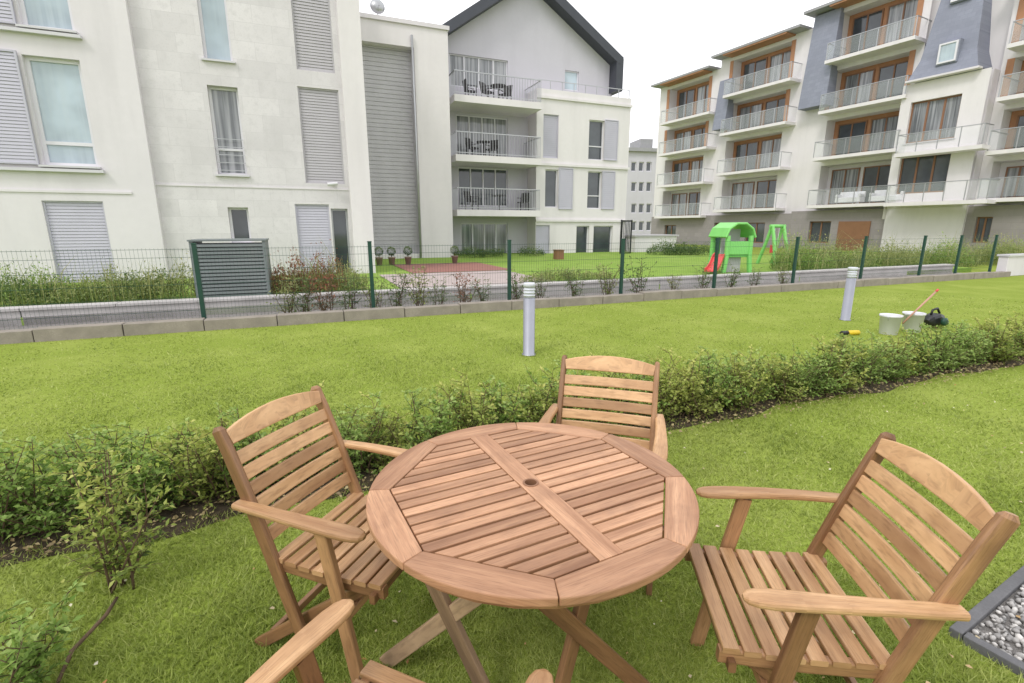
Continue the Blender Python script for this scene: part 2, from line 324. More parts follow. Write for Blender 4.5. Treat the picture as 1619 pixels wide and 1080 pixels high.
def balcony(b,s0,s1,t0,t1,z,kind='glass',th=.2,label=None,name='balcony'):
    m=MB(); m.box(s0,s1,t0,t1,z-th,z,.5); o=b.part(name,m,M['wall2'])
    r=MB(); H=1.02
    r.box(s0+.03,s1-.03,t0+.03,t0+.075,z+H-.04,z+H); r.box(s0+.03,s0+.07,t0+.075,t1-.02,z+H-.04,z+H); r.box(s1-.07,s1-.03,t0+.075,t1-.02,z+H-.04,z+H)
    n=max(2,round((s1-s0)/(.14 if kind=='bars' else 1.0))); w_=.009 if kind=='bars' else .02
    for i in range(n+1):
        x=s0+.05+(s1-s0-.1)*i/n; r.box(x-w_,x+w_,t0+.04,t0+.065,z,z+H-.04)
    if kind=='bars':
        r.box(s0+.03,s1-.03,t0+.035,t0+.07,z+.08,z+.11)
        for i in range(1,int((t1-t0)/.14)): 
            for x in (s0+.05,s1-.05): r.box(x-w_,x+w_,t0+.05+.14*i,t0+.07+.14*i,z,z+H-.04)
    rr=b.part('railing',r,M['metal'],o)
    if kind=='glass':
        g_=MB(); g_.poly([(s0+.05,t0+.052,z+.06),(s1-.05,t0+.052,z+.06),(s1-.05,t0+.052,z+H-.05),(s0+.05,t0+.052,z+H-.05)])
        for x in (s0+.05,s1-.05): g_.poly([(x,t0+.06,z+.06),(x,t1,z+.06),(x,t1,z+H-.05),(x,t0+.06,z+H-.05)])
        b.part('glass_panel',g_,M['rg'],o)
    return o
# ------------------------------------------------------------ left building
tL=7.6
sA=L.at(tL,-420,200)[0]; sM=L.at(tL,232,200)[0]; sE=L.at(tL,545,200)[0]; sP=L.at(tL-.25,583,250)[0]
B1=Bld(L,'apartment_building','long pale stone and white rendered block with grey louvred shutters, nearest on the left','building',sM,tL)
tw=tL-.18
w1=L.rect(tw,52,92,140,262); w2=L.rect(tw,18,-120,103,44); ws=L.rect(tw,80,318,175,460)
holes=[w1,w2,ws]
mb=MB(); wallh(mb,sA,sM,-.2,11.5,holes,tw,.25); mb.poly([(sM,tw,-.2),(sM,tL,-.2),(sM,tL,11.5),(sM,tw,11.5)]); B1.part('wall',mb,M['wall'])
r=lambda *p:L.rect(tL,*p)
n1=r(313,-60,359,94); n2=r(336,137,383,276); n3=r(363,328,395,384)
v1=r(462,-60,523,112); v2=r(477,140,540,290); v3=r(471,323,524,432); d1=r(527,330,553,436)
mb=MB(); wallh(mb,sM,sE,-.2,11.5,[n1,n2,n3,v1,v2,v3,d1],tL,.3); B1.part('stone_wall',mb,M['stone'])
mb=MB(); mb.box(sE,sP,tL-.25,tL+6,-.2,11.5); B1.part('pilaster',mb,M['wall2'])
mb=MB(); mb.box(sA,sE,tL+.31,tL+10,-.2,11.5); B1.part('rear_wall',mb,M['wall'])
win(B1,tw+.2,w1,M['pvc'],M['gt'],1,.08,sill=True,hb=.22); win(B1,tw+.2,w2,M['pvc'],M['gt'],1,.08,sill=True)
win(B1,tL+.25,n1,M['pvc'],M['gt'],1,.06,sill=True); win(B1,tL+.25,n2,M['pvc'],M['gc'],1,.06,sill=True,hb=.3); win(B1,tL+.25,n3,M['pvc'],M['gd'],1,.06,sill=True)
win(B1,tL+.25,d1,M['metal'],M['gd'],1,.05,name='glass_door')
shutter(B1,tw+.1,ws)
shutter(B1,tL+.1,v1,M['louv2']); shutter(B1,tL+.1,v2,M['louv2']); shutter(B1,tL+.1,v3)
s3=L.rect(tw-.08,-70,84,46,268); s3=(s3[0],w1[0]-.06,w1[2],w1[3]+.05); shutter(B1,tw-.04,s3)
s4=(w1[0]-2.0,w2[0]-.06,w2[2],w2[3]); shutter(B1,tw-.04,s4)
for (a,b_,z) in ((sA,w1[1]+.12,w1[2]-.1),(sA,w2[1]+.12,w2[2]-.1)):
    m=MB(); m.box(a,b_,tw-.13,tw,z-.05,z+.02); B1.part('window_ledge',m,M['sill'])
m=MB(); zz=L.at(tw,60,302)[1]; m.box(sA,sM-.5,tw-.03,tw-.001,zz-.03,zz+.03); B1.part('moulding',m,M['wall'])
m=MB(); zz=L.at(tL,400,296)[1]; m.box(sM,sE,tL-.02,tL-.001,zz-.02,zz+.02); B1.part('moulding',m,M['wall'])
m=MB(); a,c,z0,z1=n2
for k in range(5): m.box(a,c,tL-.05,tL-.03,z0+.1+.2*k,z0+.115+.2*k)
B1.part('window_rail',m,M['metal'])
sx,zx=L.at(tL-.2,527,290); t=thing('security_camera','small white security camera on the wall above the glass door','camera',L.w(sx,tL-.01,zx),L.a)
m=MB(); m.box(-.03,.03,-.06,0,-.04,.04); m.tube([(0,-.05,0),(0,-.16,-.02)],.015); m.build('bracket',M['wht'],t)
m=MB(); m.tube([(-.16,-.18,-.03),(.12,-.2,.0)],.05,10); m.build('camera_body',M['wht'],t,bevel=.004)
# ------------------------------------------------------------ gabled building
tG=17.0; tW=15.9; tS=14.4
B2=Bld(L,'gabled_apartment_building','white apartment building with dark edged steep gable and stacked balconies','building',L.at(tW,850,300)[0],tW)
out=[L.at(tG,u,v) for u,v in ((693,420),(692,38),(833,-30),(969,92),(969,420))]
zb=-.4; ze=min(out[1][1],out[3][1]); sg0,sg1=out[1][0],out[3][0]; out[1]=(sg0,ze); pk=out[2]
lg3=L.rect(tG,711,90,803,140); lg2=L.rect(tG,722,184,803,247); lg1=L.rect(tG,725,266,803,326); lg0=L.rect(tG,729,353,803,403); sm=L.rect(tG,893,112,915,143)
mb=MB(); wallh(mb,sg0,sg1,zb,ze,[lg3,lg2,lg1,lg0,sm],tG,.2); mb.poly([(sg0,tG,ze),(sg1,tG,out[3][1]),(pk[0],tG,pk[1])]); B2.part('gable_wall',mb,M['gable'])
o4=MB(); th=.42; t0,t1=tG-.7,tG+10
def bandseg(m,p,q,k,t0,t1):
    p,q=Vector((p[0],0,p[1])),Vector((q[0],0,q[1])); d=(q-p).normalized(); n=Vector((d.z,0,-d.x))*k
    P=[p,q,q+n,p+n]; m.hexa([(P[0].x,t0,P[0].z),(P[1].x,t0,P[1].z),(P[1].x,t1,P[1].z),(P[0].x,t1,P[0].z),(P[3].x,t0,P[3].z),(P[2].x,t0,P[2].z),(P[2].x,t1,P[2].z),(P[3].x,t1,P[3].z)])
eL=(sg0-.25,ze-.1); eR=(sg1+.25,out[3][1]-.15)
pkk=(pk[0],pk[1]+.35)
bandseg(o4,eL,pkk,th,t0,t1); bandseg(o4,pkk,eR,th,t0,t1)
zl=L.at(tG,700,125)[1]; o4.box(sg0-.25,sg0+.18,t0+.01,t1,zl,ze-.05); zr=L.at(tG,962,148)[1]; o4.box(sg1-.18,sg1+.25,t0+.01,t1,zr,out[3][1]-.2)
B2.part('roof',o4,M['roof'])
m=MB(); m.box(sg0,sg1,tG+.21,tG+9.8,zb,ze); B2.part('rear_wall',m,M['wall'])
for rc,gm,n in ((lg3,M['gc'],4),(lg2,M['gc'],4),(lg1,M['gd'],4),(lg0,M['gc'],4)): win(B2,tG+.15,rc,M['pvc'],gm,n,.05)
win(B2,tG+.15,sm,M['pvc'],M['gt'],1,.05)
sB0=L.at(tW-.6,718,250)[0]; sB1=L.at(tW-.6,852,250)[0]
zs=[L.at(tW-.9,785,v)[1] for v in (332,247,155)]
for z in zs: balcony(B2,sB0,sB1,tW-.9,tG,z,'bars',.3)
sW0=L.at(tW,848,250)[0]; sW1=L.at(tW,993,260)[0]; zt=L.at(tW,920,147)[1]
q=lambda *p:L.rect(tW,*p)
H=[q(859,181,883,250),q(931,190,955,253),q(862,268,882,328),q(929,271,951,330),q(847,356,869,406),q(911,357,931,406),q(938,357,968,406)]
mb=MB(); wallh(mb,sW0,sW1,zb,zt,H,tW,.22); mb.poly([(sW0,tW,zb),(sW0,tG,zb),(sW0,tG,zt),(sW0,tW,zt)]); mb.poly([(sW1,tW,zb),(sW1,tW,zt),(sW1,tW+9,zt),(sW1,tW+9,zb)]); mb.poly([(sW0,tW,zt),(sW1,tW,zt),(sW1,tW+9,zt),(sW0,tW+9,zt)]); B2.part('wing_wall',mb,M['wall2'])
m=MB(); m.box(sW0+.01,sW1-.01,tW+.23,tW+8.8,zb,zt-.05); B2.part('wing_inner_wall',m,M['gable'])
for i in (1,2,3,5,6): win(B2,tW+.2,H[i],M['pvc'],M['gd'],1,.05,hb=.35 if i in(1,3) else None)
for i in (0,4): shutter(B2,tW+.12,H[i],pitch=.1)
for p in ((955,190,976,254),(883,266,905,331),(951,271,971,331)): shutter(B2,tW-.01,q(*p),pitch=.1)
for v in (160,263,349):
    z=L.at(tW,920,v)[1]; m=MB(); m.box(sW0-.02,sW1+.06,tW-.09,tW-.002,z-.06,z+.06); B2.part('string_course',m,M['wall2'])
rr=MB()
for i in range(9): x=sW0+.1+(sW1-sW0-.2)*i/8; rr.box(x-.015,x+.015,tW+.05,tW+.08,zt,zt+.4)
rr.box(sW0+.1,sW1-.1,tW+.045,tW+.085,zt+.4,zt+.43); B2.part('roof_railing',rr,M['metal'])
sT0=L.at(tS,556,200)[0]; sT1=L.at(tS,713,250)[0]; zT=L.at(tS,625,36)[1]
pn=L.rect(tS,571,70,661,402)
mb=MB(); wallh(mb,sT0-3,sT1,zb,zT,[pn],tS,.5); mb.poly([(sT1,tS,zb),(sT1,tS,zT),(sT1,tG,zT),(sT1,tG,zb)]); mb.poly([(sT0-3,tS,zT),(sT1,tS,zT),(sT1,tG+4,zT),(sT0-3,tG+4,zT)]); B2.part('stair_tower_wall',mb,M['wall2'])
shutter(B2,tS+.45,pn,M['louv'],'louvre_cladding',.17,.08,.032)
m=MB(); m.box(sT0-3,sT1+.06,tS-.08,tS+.3,zT+.002,zT+.16); B2.part('parapet_coping',m,M['wall'])
m=MB(); s_,_=L.at(tS-.1,657,200); m.tube([(s_,tS-.09,zT-.4),(s_,tS-.09,zb)],.05); B2.part('drainpipe',m,M['metal'])
sd,zd=L.at(tS+.5,597,14)
t=thing('satellite_dish','small round satellite dish on the flat roof of the stair tower','satellite dish',L.w(sd,tS+.5,zT+.1),L.a)
m=MB(); m.tube([(0,0,-.1),(0,0,.55)],.02); m.build('mast',M['metal'],t)
m=MB(); m.lathe([(.02,.10),(.15,.07),(.26,.0),(.30,-.06),(.30,-.07),(.26,-.02),(.15,.05),(.02,.08)],(0,-.05,.6),20,.5,Matrix.Rotation(R(80),3,'X')); m.build('dish',M['metal'],t)
m=MB(); m.tube([(0,-.05,.4),(0,-.4,.5)],.012); m.box(-.03,.03,-.45,-.38,.47,.54); m.build('receiver_arm',M['metal'],t)
# ------------------------------------------------------------ right buildings
def qz(u,v,t=0): return Q.at(t,u,v)[1]
def bay(b,wl,wr,ol,orr,um,vs,ztop,nw=3,wood_=True,z0=-.6):
    tw=1.2; S=lambda u,t=tw:Q.at(t,u,250)[0]; s0,s1=S(wl),S(wr); a,c=S(ol),S(orr); zf=[qz(um,v) for v in vs]; holes=[]
    for i,z in enumerate(zf):
        top=(zf[i+1]-.45) if i+1<len(zf) else ztop-.35
        holes.append((a,c,z,top))
    mb=MB(); wallh(mb,s0,s1,z0,ztop,holes,tw,1.0); mb.poly([(s0,tw,z0),(s0,tw+8,z0),(s0,tw+8,ztop),(s0,tw,ztop)]); mb.poly([(s0,tw,ztop),(s1,tw,ztop),(s1,tw+8,ztop),(s0,tw+8,ztop)]); b.part('wall',mb,M['wall2'])
    m=MB(); m.box(s0+.01,s1-.01,tw+1.01,tw+7.9,z0,ztop-.02); b.part('rear_wall',m,M['wall'])
    for i,(x0,x1,za,zc) in enumerate(holes):
        n=2; g_=(x1-x0-.3)/n
        m=MB(); m.box(x0+.012,x1-.012,tw+.94,tw+1.005,za+.002,zc-.002); 
        if i>=2: m.box(x0-.28,x0+.02,tw-.03,tw-.002,za,zc); m.box(x1-.02,x1+.28,tw-.03,tw-.002,za,zc)
        b.part('timber_cladding',m,M['orange'] if i>0 else M['wall'])
        for k in range(n):
            w0=x0+.2+g_*k+.1; win(b,tw+.93,(w0,w0+g_-.25,za+.05,zc-.25),M['brn'],M['gd'] if (k+i)%2 else M['gc'],2,.07)
        balcony(b,S(ol-12,0)if wl<1250 else S(ol-16,0),S(orr+3,0),0,tw+.9,za)
    m=MB(); m.box(s0-.15,s1-.3,.1,tw+8.2,ztop+.002,ztop+.16); b.part('roof',m,M['roof2'])
    m=MB(); m.box(a-.2,c+.2,.15,tw-.01,ztop-.1,ztop-.004); b.part('soffit',m,M['orange'])
    return s0,s1,zf
B3=Bld(Q,'apartment_building','farther wing of the white balcony flats, with two stacks of timber lined balconies','building',Q.at(1.2,1036,250)[0],1.2)
zA=qz(1085,118); bay(B3,1038,1128,1052,1112,1075,[341,290,238,187],zA)
zB=qz(1195,66); bay(B3,1128,1262,1146,1232,1180,[330,269,203,141],zB)
B4=Bld(Q,'apartment_building','nearer wing of the white balcony flats, with blue-grey slate turret and stone base','building',Q.at(1.2,1262,250)[0],1.2)
zC=qz(1292,14); s0c,s1c,zfC=bay(B4,1262,1432,1300,1412,1350,[322,242,165,83],zC)
S=lambda u,t=1.2:Q.at(t,u,250)[0]
S2=lambda u,t=.2,v=190:Q.at(t,u,v)[0]
tt=.2
zt0=qz(1495,118,tt); zt1=zt0+6.2
mb=MB(); bw=Q.rect(tt,1436,156,1514,222); bw2=Q.rect(tt,1420,245,1498,305)
wallh(mb,S2(1420),S2(1552),qz(1500,318),zt0-.13,[bw,bw2],tt,.3); a=S2(1420); mb.poly([(a,tt,2),(a,2.2,2),(a,2.2,zt0-.13),(a,tt,zt0-.13)]); B4.part('turret_wall',mb,M['wall2'])
m=MB(); m.box(S2(1420)+.01,S2(1552)-.01,tt+.31,8,-.5,zt0-.14); B4.part('turret_inner_wall',m,M['wall'])
m=MB(); m.box(S2(1420)+.01,S2(1552)-.01,1.6,8,zt0-.13,zt1+.5); B4.part('upper_wall',m,M['wall2'])
win(B4,tt+.25,bw,M['brn'],M['gc'],3,.08,sill=True); win(B4,tt+.25,bw2,M['brn'],M['gd'],3,.08)
a,c=S2(1436,tt-.35,122),S2(1545,tt-.35,112); W_=c-a
m=MB(); m.hexa([(a,tt-.35,zt0),(c,tt-.35,zt0),(c,tt+2,zt0),(a,tt+2,zt0),(a+.10*W_,tt-.02,zt0+1.0),(c-.10*W_,tt-.02,zt0+1.0),(c-.10*W_,tt+2,zt0+1.0),(a+.10*W_,tt+2,zt0+1.0)])
m.hexa([(a+.10*W_,tt-.02,zt0+1.0),(c-.10*W_,tt-.02,zt0+1.0),(c-.10*W_,tt+2,zt0+1.0),(a+.10*W_,tt+2,zt0+1.0),(a+.24*W_,tt+.9,zt1),(c-.30*W_,tt+.9,zt1),(c-.30*W_,tt+2,zt1),(a+.24*W_,tt+2,zt1)]); B4.part('slate_turret',m,M['zinc'])
m=MB(); m.box(a-.08,c+.08,tt-.45,tt-.0,zt0-.10,zt0-.003); B4.part('turret_eaves',m,M['wall'])
for (cx_,za_,zb_,dt) in ((.53,.55,1.55,-.26),(.50,3.7,4.8,.30)):
    x0_=a+W_*cx_-.42; x1_=x0_+.84; rr_=(x0_,x1_,zt0+za_,zt0+zb_); win(B4,tt+dt,rr_,M['pvc'],M['gt'],1,.08,name='roof_window'); m=MB(); m.box(x0_-.06,x1_+.06,tt+dt+.002,tt+1.5,zt0+za_-.06,zt0+zb_+.06); B4.part('window_surround',m,M['zinc'])
zD=qz(1600,-40); bay(B4,1554,1760,1572,1700,1600,[312,235,150,68],zD)
balcony(B4,S2(1412,0,318),S2(1560,-1.0,318),-1.0,tt-.01,qz(1480,318,-1.0)); balcony(B4,S2(1415,-.8,235),S2(1552,-.8,235),-.8,tt-.01,qz(1480,236,-.8))
for b,(ul,ur,ub,v0,v1) in ((B3,(1128,1150,1122,128,206)),(B4,(1262,1303,1252,28,172))):
    z0_,z1_=qz((ul+ur)/2,v1,.8),qz((ul+ur)/2,v0,.8); m=MB()
    m.hexa([(S(ub,.3),.3,z0_),(S(ur-10,.3),.3,z0_),(S(ur-10,.3),1.3,z0_),(S(ub,.3),1.3,z0_),(S(ul+4),.9,z1_),(S(ur),.9,z1_),(S(ur),1.3,z1_),(S(ul+4),1.3,z1_)]); b.part('slate_panel',m,M['zinc'])
for b,ul,ur,um,v,wins in ((B3,1036,1262,1150,340,((1050,356,1068,384),(1128,352,1158,384),(1178,352,1208,384))),(B4,1262,1760,1400,330,((1278,350,1312,384),(1420,346,1436,384),(1470,345,1490,384),(1540,343,1566,384)))):
    tb=.7; zt_=qz(um,v,tb); hs=[Q.rect(tb,*x) for x in wins]; mb=MB(); wallh(mb,S(ul,tb),S(ur,tb),-.6,zt_,hs,tb,.3); mb.poly([(S(ul,tb),tb,-.6),(S(ul,tb),tb,zt_),(S(ul,tb),3,zt_),(S(ul,tb),3,-.6)]); b.part('stone_base_wall',mb,M['base'])
    mb=MB(); mb.box(S(ul,tb)+.01,S(ur,tb)-.01,tb+.31,1.19,-.6,zt_-.01); b.part('base_inner_wall',mb,M['base'])
    for h in hs: win(b,tb+.25,h,M['brn'],M['gd'],2,.07)
rc=Q.rect(.7,1325,350,1375,384); m=MB(); m.box(rc[0],rc[1],.62,.69,-.2,rc[3]); B4.part('garage_door',m,M['brn'])
# distant block between
D=Fr(0,75,10)
B5=Bld(D,'distant_building','small grey distant apartment block seen between the two big buildings','building',D.at(0,1012,300)[0],0)
r0=D.rect(0,992,240,1034,400); hs=[]
for i in range(3):
    for v in (256,288,322,350): hs.append(D.rect(0,998+12*i,v,1006+12*i,v+15))
mb=MB(); wallh(mb,r0[0]-4,r0[1]+6,-1,r0[3],hs,0,.3); B5.part('wall',mb,M['gable'])
m=MB(); m.box(r0[0]-4,r0[1]+6,.31,9,-1,r0[3]-.01); B5.part('rear_wall',m,M['gable'])
for h in hs: win(B5,.25,h,M['pvc'],M['gd'],1,.1)
m=MB(); m.box(r0[0]-4.3,r0[1]+6.3,-.5,9.5,r0[3]+.002,r0[3]+.5); m.box(r0[0]+2,r0[0]+4,1,5,r0[3]+.5,r0[3]+2); B5.part('roof',m,M['roof2'])
p=G(1035,402,.0); t=thing('bin_shelter','low white garden wall shelter beyond the lawn, left of the playhouse','shelter',(p.x,p.y,0),L.a)
m=MB(); m.box(-1.4,1.5,0,.2,0,1.0); m.box(-1.4,-1.2,.2,2,0,1.0); m.box(1.3,1.5,.2,2,0,1.0); m.build('wall',M['wall'],t); m=MB(); m.box(-1.5,1.6,-.08,2.1,1.002,1.1); m.build('coping',M['louv2'],t)
p=G(988,405,.0); t=thing('garden_gate','black metal gate beside the right corner of the gabled building','gate',(p.x,p.y,0),L.a)
m=MB(); m.box(-.35,-.29,-.03,.03,0,1.9); m.box(.29,.35,-.03,.03,0,1.9); m.box(-.29,.29,-.025,.025,1.8,1.88); m.box(-.29,.29,-.025,.025,.1,.18); m.build('gate_frame',M['blk'],t)
m=MB(); [m.box(-.26+.09*i,-.235+.09*i,-.015,.015,.18,1.8) for i in range(6)]; m.build('gate_infill',M['blk'],t)
# ------------------------------------------------------------ fence
FT=.33; posts=[.08+2.56*k for k in range(-5,6)]+[14.65,16.5]
fn=thing('wire_fence','green metal mesh fence with slim posts standing along the kerb','fence',L.w(posts[0],FT),L.a)
for i,s_ in enumerate(posts):
    m=MB(); x=s_-posts[0]; m.box(x-.03,x+.03,-.03,.03,0,1.27); m.box(x-.034,x+.034,-.034,.034,1.27,1.29); m.build('post',M['green'],fn,bevel=.003)
    if i+1<len(posts):
        x1=posts[i+1]-posts[0]; m=MB(); n=int((x1-x)/.05)
        for k in range(1,n): xx=x+(x1-x)*k/n; m.poly([(xx-.0013,-.036,.06),(xx+.0013,-.036,.06),(xx+.0013,-.036,1.22),(xx-.0013,-.036,1.22)])
        for z in [.08+.2*j for j in range(6)]+[1.2]: m.box(x+.03,x1-.03,-.041,-.037,z-.0025,z+.0025)
        m.build('mesh_panel',M['green'],fn)
t=thing('low_wall','low pale concrete garden wall running behind the mesh fence','wall',L.w(-20,1.5),L.a)
m=MB(); s_=0
while s_<36.9: m.box(s_+.005,s_+2.45,0,.22,0,.24); s_+=2.46
m.build('wall_body',M['conc2'],t,bevel=.006)
m=MB(); s_=0
while s_<36.9: m.box(s_+.004,s_+1.226,-.03,.25,.242,.29); s_+=1.23
m.build('coping',M['conc2'],t,bevel=.006)
p=L.w(16.9,.1); t=thing('concrete_wall','short white rendered wall at the right end of the fence','wall',(p.x,p.y,0),L.a)
m=MB(); m.box(0,4,0,.25,0,.62); m.build('wall_body',M['wall'],t,bevel=.01); m=MB(); m.box(-.04,4.04,-.04,.29,.622,.68); m.build('coping',M['sill'],t)
s0,s1,z0,z1=L.rect(1.95,305,384,424,480); t=thing('ventilation_cabinet','grey-green louvred metal cabinet behind the fence at the left','cabinet',L.w(s0,1.95),L.a)
W=s1-s0; m=MB(); m.box(0,.05,0,1.0,.1,1.27); m.box(W-.05,W,0,1.0,.1,1.27); m.box(.05,W-.05,.06,.95,.1,1.22); m.build('frame',M['cab'],t)
m=MB(); n=17
for k in range(n): z=.12+1.12*k/n; m.hexa([(.05,-.005,z),(W-.05,-.005,z),(W-.05,.05,z+.03),(.05,.05,z+.03),(.05,.0,z+.04),(W-.05,.0,z+.04),(W-.05,.055,z+.06),(.05,.055,z+.06)])
m.build('louvres',M['cab'],t); m=MB(); m.box(-.02,W+.02,-.02,1.02,1.272,1.30); m.build('lid',M['cab'],t); m=MB(); m.box(-.02,W+.02,-.02,1.02,0,.1); m.build('plinth',M['conc2'],t)
# ------------------------------------------------------------ bollards
def bollard(loc,label):
    t=thing('bollard_light',label,'bollard light',loc,0,'bollard lights on the lawn')
    m=MB(); m.lathe([(.085,0),(.085,.012),(.07,.014),(.07,.70)],n=28); m.build('post',M['alu'],t)
    m=MB(); m.lathe([(.062,.70),(.062,.83)],n=28); m.build('diffuser',M['lamp'],t)
    for z in (.725,.76,.795): m=MB(); m.lathe([(.066,z),(.071,z+.004),(.071,z+.010),(.066,z+.014)],n=28); m.build('ring',M['lamp'],t)
    m=MB(); m.lathe([(.071,.83),(.071,.87),(.065,.88),(.01,.884)],n=28); m.build('cap',M['lamp'],t)
p=G(836,561); bollard(p,'silver cylindrical bollard light on the lawn behind the table, nearer of two')
p=G(1336,506); bollard(p,'silver cylindrical bollard light on the lawn near the white buckets')
# ------------------------------------------------------------ buckets and tools
def bucket(u,v,label,tip=0):
    p=G(u,v); t=thing('bucket',label,'bucket',p,random.random(),'white buckets on the lawn'); t.scale=(.92,.92,.95); m=MB()
    m.lathe([(.115,0),(.12,.005),(.145,.27),(.155,.272),(.155,.30),(.147,.30),(.138,.27),(.112,.02),(.01,.02)],n=24); m.build('pail',M['wht'],t)
    m=MB(); m.tube([(.155*math.cos(a),.155*math.sin(a)*.5-.09*math.sin(a),.28-.13*math.sin(a)) for a in [PI*k/10 for k in range(11)]],.004,6); m.build('handle',M['metal'],t)
    m=MB(); m.lathe([(.12,.2),(.12,.235),(.05,.25)],n=16); m.build('contents',M['grit'],t)
bucket(1404,528,'left one of two white buckets standing on the lawn'); bucket(1440,524,'right one of two white buckets, with a long handle leaning in it')
a=G(1437,522,.05); t=thing('long_handle','pinkish wooden tool handle leaning up out of the bucket','tool handle',a)
m=MB(); m.tube([(-.11,0,.10),(.33,.05,.56)],.013,8); m.build('shaft',M['pink'],t)
m=MB(); m.tube([(.33,.05,.56),(.36,.053,.59)],.016,8); m.build('grip',M['red'],t)
p=G(1474,518); t=thing('power_tool','black and dark green garden power tool lying on the lawn beside the buckets','tool',p,.4)
m=MB(); m.sweep([(-.17,0,.10),(-.12,0,.12),(.0,0,.13),(.12,0,.12),(.17,0,.10)],[.08,.16,.19,.16,.08],[.08,.17,.2,.17,.08],(0,1,0),.05); m.build('body',M['blk'],t)
m=MB(); m.tube([(-.1,0,.2),(-.08,0,.28),(.04,0,.30),(.12,0,.22)],.017,8); m.build('handle',M['blk'],t)
m=MB(); m.tube([(.15,0,.1),(.3,.02,.06),(.38,.02,.05)],[.05,.04,.045],10); m.build('nozzle',M['green'],t)
m=MB(); m.lathe([(.06,0),(.06,.04),(.03,.05)],(-.02,-.13,.12),14,.5,Matrix.Rotation(R(90),3,'X')); m.build('knob',M['green'],t)
p=G(1342,530); t=thing('hand_tool','yellow and black bottle shaped tool lying left of the buckets','tool',p+Vector((0,0,.035)),.1)
m=MB(); m.tube([(-.02,0,0),(.0,0,0),(.15,.01,0),(.17,.01,0)],[.02,.035,.035,.02],12); m.build('body',M['yel'],t); m=MB(); m.tube([(-.13,-.01,0),(-.11,0,0),(-.02,0,0)],[.025,.03,.03],12); m.build('grip',M['blk'],t)
# ------------------------------------------------------------ playhouse and swing
p=G(1164,431,.14); t=thing('playhouse','lime green plastic climbing playhouse with red slide on the far lawn','playhouse',(p.x,p.y,.14),R(12)); t.scale=(.80,.85,.98)
for x in (-.5,.5):
    for y in (-.0,.9): m=MB(); m.sweep([(x*1.15,y,0),(x,y,.5),(x,y,1.15)],.15,.15,(0,1,0),.04); m.build('post',M['lime'],t)
m=MB()
m.box(-.45,.45,-.03,.03,.56,.98)
m.box(-.45,.45,.87,.93,.56,.98); m.box(-.45,.45,.03,.87,.48,.56)
m.build('panel',M['lime'],t,bevel=.02)
m=MB(); m.sweep([(-.64,.45,1.10),(-.5,.45,1.36),(-.2,.45,1.52),(.2,.45,1.52),(.5,.45,1.36),(.64,.45,1.10)],1.1,.07,(0,1,0),.03); m.build('roof',M['lime'],t)
m=MB(); m.box(-.4,.4,.5,.56,.56,1.35); m.box(-.3,.3,.2,.25,0,.48); m.build('inner_wall',M['louv2'],t)
m=MB(); pts=[(-.5,.3,.56),(-.75,.15,.46),(-1.0,-.05,.22),(-1.2,-.18,.1),(-1.35,-.28,.07)]; m.sweep(pts,.38,.03,(.55,-.83,0),.01)
for d in (-.2,.2): m.sweep([(a+d*.55,b_-d*.83,c+.05) for a,b_,c in pts],.04,.12,(.55,-.83,0),.015)
m.build('slide',M['red'],t)
p=G(1222,418,.14); t=thing('swing_frame','lime green plastic swing frame standing right of the playhouse','swing',(p.x,p.y,.14),R(15)); t.scale=(.72,.8,1.0)
for x in (-.45,.55): 
    m=MB(); m.sweep([(x*.9,-.55,0),(x*.72,-.2,.95),(x*.7,-.02,1.42)],.14,.12,(1,0,0),.03); m.sweep([(x*.9,.6,0),(x*.72,.2,.95),(x*.7,.02,1.42)],.14,.12,(1,0,0),.03); m.build('side_frame',M['lime'],t)
m=MB(); m.tube([(-.45,0,1.42),(.5,0,1.42)],.06,10); m.build('crossbar',M['lime'],t)
for x in (-.12,.14): m=MB(); m.tube([(x,0,1.4),(x,0,.5)],.01,6); m.build('rope',M['wht'],t)
m=MB(); m.box(-.18,.2,-.15,.15,.42,.48); m.box(-.18,.2,.1,.15,.48,.72); m.build('seat',M['red'],t,bevel=.02)
